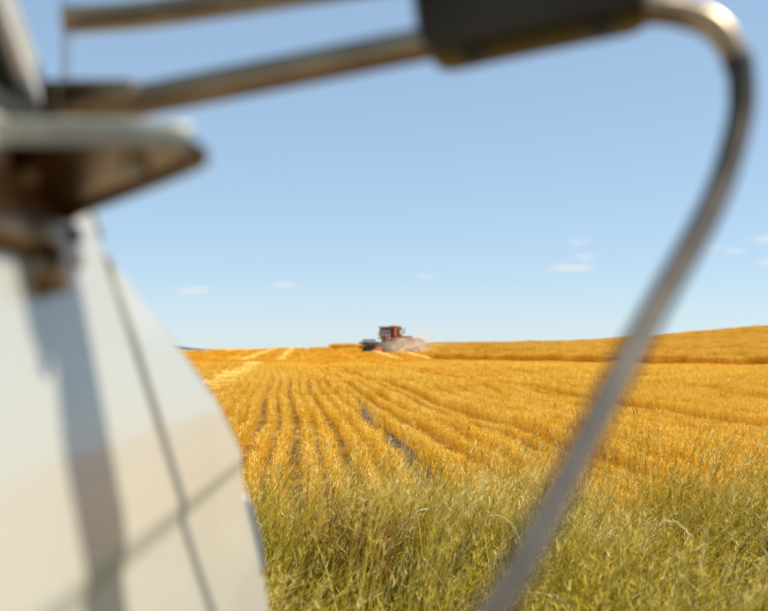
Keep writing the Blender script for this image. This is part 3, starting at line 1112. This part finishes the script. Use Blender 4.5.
# upright foot of the bracket against the door, a pivot knob and bolts
ft = MB().grid([[(side_w(z - 1.4) + off_, y_, z) for z in (1.478, 1.50, 1.53, 1.56)] for y_, off_ in ((.72, .004), (.726, .012), (1.0, .012), (1.028, .016), (1.034, .004))])
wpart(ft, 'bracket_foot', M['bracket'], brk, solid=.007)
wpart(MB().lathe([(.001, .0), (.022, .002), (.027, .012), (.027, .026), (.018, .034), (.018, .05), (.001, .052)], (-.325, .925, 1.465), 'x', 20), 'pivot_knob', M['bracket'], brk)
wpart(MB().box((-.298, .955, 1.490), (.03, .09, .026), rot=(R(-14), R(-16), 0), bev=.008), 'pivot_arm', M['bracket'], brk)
for y_, z_ in ((.90, 1.54), (1.005, 1.50)):
    wpart(MB().tube([(side_w(z_ - 1.4), y_, z_), (side_w(z_ - 1.4) + .028, y_, z_ + .008)], .009, 6), 'bolt', M['steel'], brk, smooth=False)
wpart(MB().tube([(-.215, .915, 1.550), (-.215, .915, 1.580)], .012, 6), 'bolt', M['steel'], brk, smooth=False)
# mirror head: deep black case clamped on the lower tube, glass facing back
ax = (Vector((.164, .98, 1.701)) - Vector((.053, .99, 1.685))).normalized()
ay = Vector((0, 1, 0)) - ax * ax.y
ay.normalize()
azv = ax.cross(ay)
yaw = Matrix.Rotation(R(-9), 3, azv)
ax, ay = yaw @ ax, yaw @ ay            # the head is turned a little towards the driver
rot3 = Matrix((ax, ay, azv)).transposed()
hc = Vector((.1385, .978, 1.697))
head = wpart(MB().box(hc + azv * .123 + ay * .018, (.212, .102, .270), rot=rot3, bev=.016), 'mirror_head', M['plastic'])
wpart(MB().box(hc + azv * .150 - ay * .0345, (.180, .004, .170), rot=rot3, bev=.0015), 'mirror_glass', M['mirror'], head, smooth=False)
wpart(MB().box(hc + azv * .150 - ay * .0332, (.192, .0045, .184), rot=rot3, bev=.0015), 'mirror_rim', M['rubber'], head, smooth=False)
for k in (-.06, .06):
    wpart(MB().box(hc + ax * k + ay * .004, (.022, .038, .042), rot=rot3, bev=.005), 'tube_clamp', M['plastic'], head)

# ------------------------------------------------------------------ combine harvester
CX, CY = .95, 140.0
cb = empty('combine_harvester', (CX, CY, tz(CX, CY) - .12), (0, 0, R(115)))
tag(cb, 'red combine harvester with its header down, trailing dust on the crest', 'combine')


def msc(prof, s):
    return [(r_, a_ * s) for r_, a_ in prof]


def cp(mb, name, mat, parent=cb, smooth=False, **k):
    return mb.build(name, M[mat], parent, smooth, **k)


for s in (-1, 1):
    tw = cp(MB().lathe([(.42, -.3), (.72, -.33), (.83, -.28), (.86, -.15), (.86, .15), (.83, .28), (.72, .33), (.42, .3)], (s * 1.3, .35, .86), 'x', 32), 'wheel', 'rubber', smooth=True)
    lug = MB()
    for k in range(18):
        a = 2 * math.pi * k / 18
        lug.box((s * 1.3, .35 + .87 * math.cos(a), .86 + .87 * math.sin(a)), (.56, .07, .06), rot=(a + math.pi / 2, 0, .3 * (1 if k % 2 else -1)))
    cp(lug, 'tread_lugs', 'rubber', tw)
    cp(MB().lathe(msc([(.01, .2), (.12, .22), (.15, .12), (.36, .08), (.44, .26), (.44, -.26), (.3, -.1), (.01, -.1)], s), (s * 1.3, .35, .86), 'x', 28), 'rim', 'cream', tw, True)
    rw = cp(MB().lathe([(.25, -.17), (.44, -.18), (.5, -.12), (.5, .12), (.44, .18), (.25, .17)], (s * 1.05, -3.1, .5), 'x', 26), 'wheel', 'rubber', smooth=True)
    cp(MB().lathe(msc([(.01, .1), (.1, .12), (.26, .1), (.26, -.1), (.01, -.05)], s), (s * 1.05, -3.1, .5), 'x', 24), 'rim', 'cream', rw, True)
cp(MB().box((0, .35, .86), (2.2, .22, .22)).box((0, -3.1, .5), (1.9, .16, .16)).box((0, -1.4, 1.0), (1.0, 3.6, .2)), 'axle_frame', 'dmetal')
body = cp(MB().prism([(.95, 1.15), (.95, 2.05), (-3.5, 2.15), (-4.4, 1.85), (-4.5, 1.05), (-3.9, .95), (-2.4, .75), (-.5, .85)], -1.05, 1.05, 'x'), 'threshing_body', 'cream', bevel=.04)
for s in (-1, 1):
    for y0, y1, m_ in ((-.35, .75, 'red_lit'), (-1.55, -.42, 'cream'), (-2.9, -1.62, 'red')):
        cp(MB().box((s * 1.075, (y0 + y1) / 2, 1.62), (.05, y1 - y0, .72), bev=.015), 'side_panel', m_, body)
    cp(MB().lathe(msc([(.05, .06), (.42, .06), (.42, 0), (.34, 0)], s), (s * 1.1, -1.0, 1.28), 'x', 26).prism([(-1.2, 1.22), (-.8, 1.22), (-.8, 1.34), (-1.2, 1.34)], s * 1.14, s * 1.17, 'x'), 'belt_guard', 'dmetal', body)
tank = cp(MB().prism([(-1.0, 2.10), (-1.18, 2.75), (-1.12, 3.40), (-.8, 3.54), (.15, 3.50), (.15, 2.10)], -1.08, 1.08, 'x'), 'grain_tank', 'red', bevel=.04)
cp(MB().box((0, -.42, 3.56), (2.2, 1.0, .10), bev=.02).box((.1, -.35, 3.64), (1.5, .7, .12), bev=.04), 'tank_rim', 'red', tank)
for s in (-1, 1):
    cp(MB().box((s * 1.09, -.10, 2.75), (.05, .46, .72), bev=.015), 'tank_panel', 'red_lit', tank)
    cp(MB().box((s * 1.088, -.50, 2.85), (.05, .24, .80), bev=.01), 'vent_grille', 'dmetal', tank)
    cp(MB().lathe(msc([(.01, .14), (.27, .14), (.33, .09), (.33, -.05)], s), (s * 1.07, -.90, 2.78), 'x', 30), 'air_screen', 'grey', tank, True)
cp(MB().box((0, -2.15, 2.22), (2.1, .95, .30), bev=.06), 'engine_cover', 'red')
cp(MB().tube([(.6, -2.2, 2.7), (.6, -2.2, 3.35), (.6, -2.3, 3.45)], .06, 10), 'exhaust_pipe', 'dmetal', smooth=True)
cab = cp(MB().prism([(.2, 2.0), (.2, 3.45), (1.28, 3.45), (1.42, 2.75), (1.25, 2.0)], -.80, .80, 'x'), 'cab', 'red', bevel=.03)
cp(MB().box((0, .78, 3.52), (1.9, 1.35, .13), bev=.04), 'cab_roof', 'red', cab)
for s in (-1, 1):
    cp(MB().prism([(.32, 2.45), (.32, 3.36), (1.18, 3.36), (1.3, 2.76), (1.24, 2.45)], s * .795, s * .812, 'x'), 'cab_window', 'tglass', cab)
cp(MB().add([(-.72, 1.30, 2.1), (.72, 1.30, 2.1), (.72, 1.435, 2.75), (-.72, 1.435, 2.75), (-.72, 1.305, 3.38), (.72, 1.305, 3.38)], [(0, 1, 2, 3), (3, 2, 5, 4)]), 'windscreen', 'tglass', cab, solid=.02)
# platform, railing, ladder on the near side; mirror stalk
cp(MB().box((-.55, 1.55, 1.97), (1.5, .75, .06)).box((-1.1, .75, 1.97), (.6, 1.2, .06)), 'platform', 'dmetal')
rl = MB()
for a, b in (((-1.28, 1.9), (-.1, 1.9)), ((-1.38, .9), (-1.38, 1.88))):
    for z in (2.5, 2.95):
        rl.tube([(a[0], a[1], z), (b[0], b[1], z)], .028, 8)
for x_, y_ in ((-1.32, 1.9), (-.7, 1.9), (-.1, 1.9), (-1.38, 1.4), (-1.38, .9)):
    rl.tube([(x_, y_, 1.98), (x_, y_, 2.95)], .028, 8)
cp(rl, 'railing', 'grey', smooth=True)
ld = MB().tube([(-1.42, .98, .6), (-1.42, .98, 2.5)], .03, 8).tube([(-1.42, 1.38, .6), (-1.42, 1.38, 2.5)], .03, 8)
for k in range(5):
    ld.box((-1.42, 1.18, .66 + k * .31), (.12, .42, .035))
cp(ld, 'ladder', 'grey')
cp(MB().tube([(-.9, 1.5, 2.9), (-1.25, 1.85, 3.05), (-1.25, 1.85, 3.2)], .025, 8).box((-1.27, 1.85, 3.2), (.22, .06, .36), bev=.02), 'wing_mirror', 'dmetal')
# unloading auger folded back along the far side
cp(MB().tube([(1.2, -.3, 1.7), (1.36, -.5, 2.0), (1.36, -1.0, 2.05), (1.3, -4.2, 1.85)], .16, 14), 'unloading_auger', 'red', smooth=True)
# feeder house and header
cp(MB().prism([(.7, 1.15), (.7, 1.9), (2.35, .95), (2.35, .35)], -.62, .62, 'x'), 'feeder_house', 'red', bevel=.03)
hd = empty('header', (0, 0, 0))
hd.parent = cb
HW = 1.95
cp(MB().prism([(2.30, .25), (2.30, 1.30), (2.38, 1.30), (2.42, .42), (2.75, .22), (3.45, .14), (3.45, .10), (2.5, .12)], -HW, HW, 'x'), 'header_table', 'red_lit', hd)
for s in (-1, 1):
    cp(MB().prism([(2.28, .14), (2.28, 1.18), (2.75, 1.12), (3.35, .55), (3.8, .16), (3.8, .08)], s * HW - .04, s * HW + .04, 'x'), 'end_divider', 'red_lit', hd, bevel=.015)
    cp(MB().box((s * (HW + .05), 2.72, 1.35), (.07, 1.35, .11), rot=(R(14), 0, 0)).tube([(s * (HW + .05), 2.35, .9), (s * (HW + .05), 2.95, 1.35)], .045, 8), 'reel_arm', 'dmetal', hd)
cp(MB().tube([(-HW + .1, 2.75, .52), (HW - .1, 2.75, .52)], .24, 16), 'table_auger', 'grey', hd, True)
rc = Vector((0, 3.22, 1.22))
cp(MB().tube([(-HW, *rc.yz), (HW, *rc.yz)], .06, 10), 'reel_shaft', 'dmetal', hd, True)
for k in range(6):
    a = math.pi * 2 * k / 6 + .52
    by, bz = rc.y + .60 * math.cos(a), rc.z + .60 * math.sin(a)
    bt = MB().box((0, by, bz), (2 * HW - .1, .14, .15))
    for q in np.linspace(-HW + .15, HW - .15, 20):
        bt.box((q, by + .03, bz - .15), (.02, .02, .24))
    cp(bt, 'reel_bat', 'dmetal', hd)
for q in (-HW + .1, -.8, .8, HW - .1):
    sp = MB()
    for k in range(6):
        a = math.pi * 2 * k / 6 + .52
        sp.tube([(q, *rc.yz), (q, rc.y + .6 * math.cos(a), rc.z + .6 * math.sin(a))], .03, 6)
    cp(sp, 'reel_spider', 'dmetal', hd)
cp(MB().box((0, 3.48, .12), (2 * HW, .06, .03)), 'cutter_bar', 'grey', hd)

# ------------------------------------------------------------------ dust behind the combine
def volume_mat(name, color, dens, nscale, lo, hi, stretch=(1, 1, 1), aniso=.2, power=1.0):
    m, t, out = new_mat(name)
    pv_ = nd(t, 'ShaderNodeVolumePrincipled')
    pv_.inputs['Color'].default_value = (*color, 1)
    pv_.inputs['Anisotropy'].default_value = aniso
    tc = nd(t, 'ShaderNodeTexCoord').outputs['Object']     # unit ball space
    ln = nd(t, 'ShaderNodeVectorMath', operation='LENGTH')
    t.links.new(tc, ln.inputs[0])
    mp = nd(t, 'ShaderNodeVectorMath', operation='MULTIPLY')
    mp.inputs[1].default_value = stretch
    t.links.new(tc, mp.inputs[0])
    oi = nd(t, 'ShaderNodeObjectInfo')
    ad = nd(t, 'ShaderNodeVectorMath', operation='ADD')
    t.links.new(mp.outputs[0], ad.inputs[0])
    cb_ = nd(t, 'ShaderNodeCombineXYZ')
    t.links.new(mth(t, 'MULTIPLY', oi.outputs['Random'], 40), cb_.inputs[0])
    t.links.new(cb_.outputs[0], ad.inputs[1])
    n_ = noise(t, nscale, 5, ad.outputs[0], .6)
    fall = mth(t, 'SUBTRACT', 1, ln.outputs['Value'], True)
    v = mth(t, 'ADD', n_, mth(t, 'MULTIPLY', mth(t, 'SUBTRACT', fall, .5), .9))
    mr = nd(t, 'ShaderNodeMapRange')
    setin(mr, **{'From_Min': lo, 'From_Max': hi})
    t.links.new(v, mr.inputs[0])
    dn = mth(t, 'MULTIPLY', mth(t, 'MULTIPLY', mr.outputs[0], mth(t, 'MULTIPLY', fall, 3, True)), dens)
    t.links.new(dn, pv_.inputs['Density'])
    t.links.new(pv_.outputs[0], out.inputs['Volume'])
    return m


def ball(name, loc, scale, mat, label, cat, rotz=0.0):
    bm = bmesh.new()
    bmesh.ops.create_icosphere(bm, subdivisions=3, radius=1)
    me = bpy.data.meshes.new(name)
    bm.to_mesh(me)
    bm.free()
    me.materials.append(mat)
    o_ = bpy.data.objects.new(name, me)
    o_.location = loc
    o_.scale = scale
    o_.rotation_euler = (0, 0, rotz)
    col.objects.link(o_)
    return tag(o_, label, cat, kind='stuff')


dm = volume_mat('harvest_dust', (1.0, .94, .76), .32, 1.6, .30, .75, (1, 1, 1), .3)
dm3 = volume_mat('low_dust', (1.0, .94, .76), .26, 2.4, .36, .85, (.7, 1, 1.6), .3)
dm2 = volume_mat('thin_dust', (1.0, .93, .80), .075, 1.8, .30, .8, (1, 1, 1), .3)
ball('dust_cloud', (2.6, 136.6, tz(2.6, 136.6) + .85), (6.0, 2.6, 2.1), dm, 'thick tan dust hiding the combine wheels', 'dust', .1)
ball('dust_cloud', (7.4, 137.5, tz(7.4, 137.5) + .5), (4.2, 2.6, 1.5), dm3, 'low dust trail spreading right behind the combine', 'dust', .1)
ball('dust_cloud', (4.6, 141, tz(4.6, 141) + 1.9), (4.4, 3.5, 3.4), dm2, 'thin dust plume drifting up behind the combine', 'dust')

# ------------------------------------------------------------------ small clouds near the horizon
cm = volume_mat('cloud_vapour', (1, 1, 1), .0019, 2.6, .44, .95, (1.6, 1, .8), .0)
CD = 9000.0
for px, py, wd, ht, lab in ((193, 290, 46, 11, 'small white cloud low above the left horizon beside the van'),
                            (284, 285, 40, 8, 'faint flat cloud right of the small white one on the left'),
                            (424, 276, 30, 8, 'tiny faint cloud above the combine'),
                            (572, 268, 60, 11, 'long flat white cloud, lowest of the stacked three'),
                            (586, 257, 34, 11, 'small white cloud in the middle of the stacked three'),
                            (578, 242, 32, 12, 'small puffy cloud on top of the stacked three'),
                            (712, 247, 26, 11, 'small cloud just right of the slanting mirror tube'),
                            (736, 251, 34, 9, 'flat thin cloud left of the right edge of the view'),
                            (768, 239, 44, 12, 'upper pale cloud at the right edge of the view'),
                            (770, 262, 40, 9, 'lower pale cloud at the right edge of the view')):
    k = CD / 1066.7
    ball('cloud', ((px - 384) * k, CD, EYE + (348 - py) * k), (wd * k * .85, wd * k * .6, ht * k * .95), cm, lab, 'cloud')

# ------------------------------------------------------------------ dead weed and long bent stalks in the verge
def plant_obj(name, parts, mat, loc, label, cat, group=None):
    v, f, t = merge(parts)
    o_ = bpy.data.objects.new(name, np_mesh(name, v, f, mat, t))
    o_.location = loc
    col.objects.link(o_)
    return tag(o_, label, cat, group)


wq = rng.uniform(0, 6.28, 110)
wr = .24 * np.sqrt(rng.uniform(0, 1, 110))
base = np.stack([wr * np.cos(wq), wr * np.sin(wq) * .8, np.full(110, -.02)], 1)
wh = rng.uniform(.3, .66, 110)
v, f, c = ribbons(base, wh, rng.normal(0, .18, (110, 2)) + np.array([.1, 0]), np.full(110, .006), rng.uniform(0, 3.14, 110), 4, 1.6, .6)
parts = [(v, f, per_vert(rng.uniform(0, .8, 110), 4))]
pp = c[rng.integers(0, 110, 900), rng.integers(2, 5, 900)] + rng.normal(0, .012, (900, 3))
v, f, _ = ribbons(pp, rng.uniform(.012, .035, 900), rng.normal(0, .8, (900, 2)), np.full(900, .011), rng.uniform(0, 3.14, 900), 1, 1, .5)
parts.append((v, f, per_vert(rng.uniform(0, 1, 900), 1)))
plant_obj('dead_weed', parts, M['deadweed'], (-.2, 5.7, tz(-.2, 5.7)), 'brown dead seeding weed standing in the verge grass', 'weed')


def bent_stalk(pts, label):
    """one long dry grass stem along a path, with a drooping seed head"""
    path = catmull(pts, 6)
    mb = MB().tube(path, [.0032 - .0014 * i / len(path) for i in range(len(path))], 5)
    a, b = path[-2], path[-1]
    d = (b - a).normalized()
    for k in range(16):
        q = path[-1 - (k % 9)] + Vector(rng.normal(0, .003, 3))
        e = q + d * rng.uniform(.02, .035) + Vector(rng.normal(0, .008, 3))
        mb.tube([q, e], [.0035, .001], 4)
    o_ = mb.build('grass_stalk', M['stalk'], None, True)
    return tag(o_, label, 'grass stalk', 'long bent grass stalks')


def G(x, y, z):
    return (x, y, tz(x, y) + z)


bent_stalk([G(.16, 4.75, .0), G(.28, 4.75, .40), G(.42, 4.75, .62), G(.50, 4.75, .66), G(.57, 4.76, .61), G(.60, 4.76, .52)], 'pale arching grass stalk left of the slanting mirror tube')
bent_stalk([G(-.08, 5.2, .0), G(-.03, 5.2, .32), G(.06, 5.2, .50), G(.16, 5.22, .60), G(.25, 5.22, .63)], 'straight pale stalk leaning right near the dead weed')
bent_stalk([G(.75, 4.3, .0), G(1.0, 4.3, .22), G(1.35, 4.3, .40), G(1.62, 4.3, .44), G(1.8, 4.32, .40)], 'long low stalk lying right of the slanting mirror tube')
bent_stalk([G(.05, 4.4, .0), G(.20, 4.4, .24), G(.42, 4.4, .38), G(.62, 4.4, .40), G(.74, 4.4, .36)], 'long low stalk arching near the bottom of the view')
bent_stalk([G(1.55, 5.0, .0), G(1.66, 5.0, .42), G(1.80, 5.0, .64), G(1.92, 5.0, .70), G(2.02, 5.0, .67)], 'tall drooping stalk near the right edge of the view')
bent_stalk([G(1.02, 4.6, .0), G(1.06, 4.6, .40), G(1.13, 4.6, .60), G(1.22, 4.6, .66), G(1.30, 4.6, .61)], 'upright nodding stalk just right of the mirror tube')
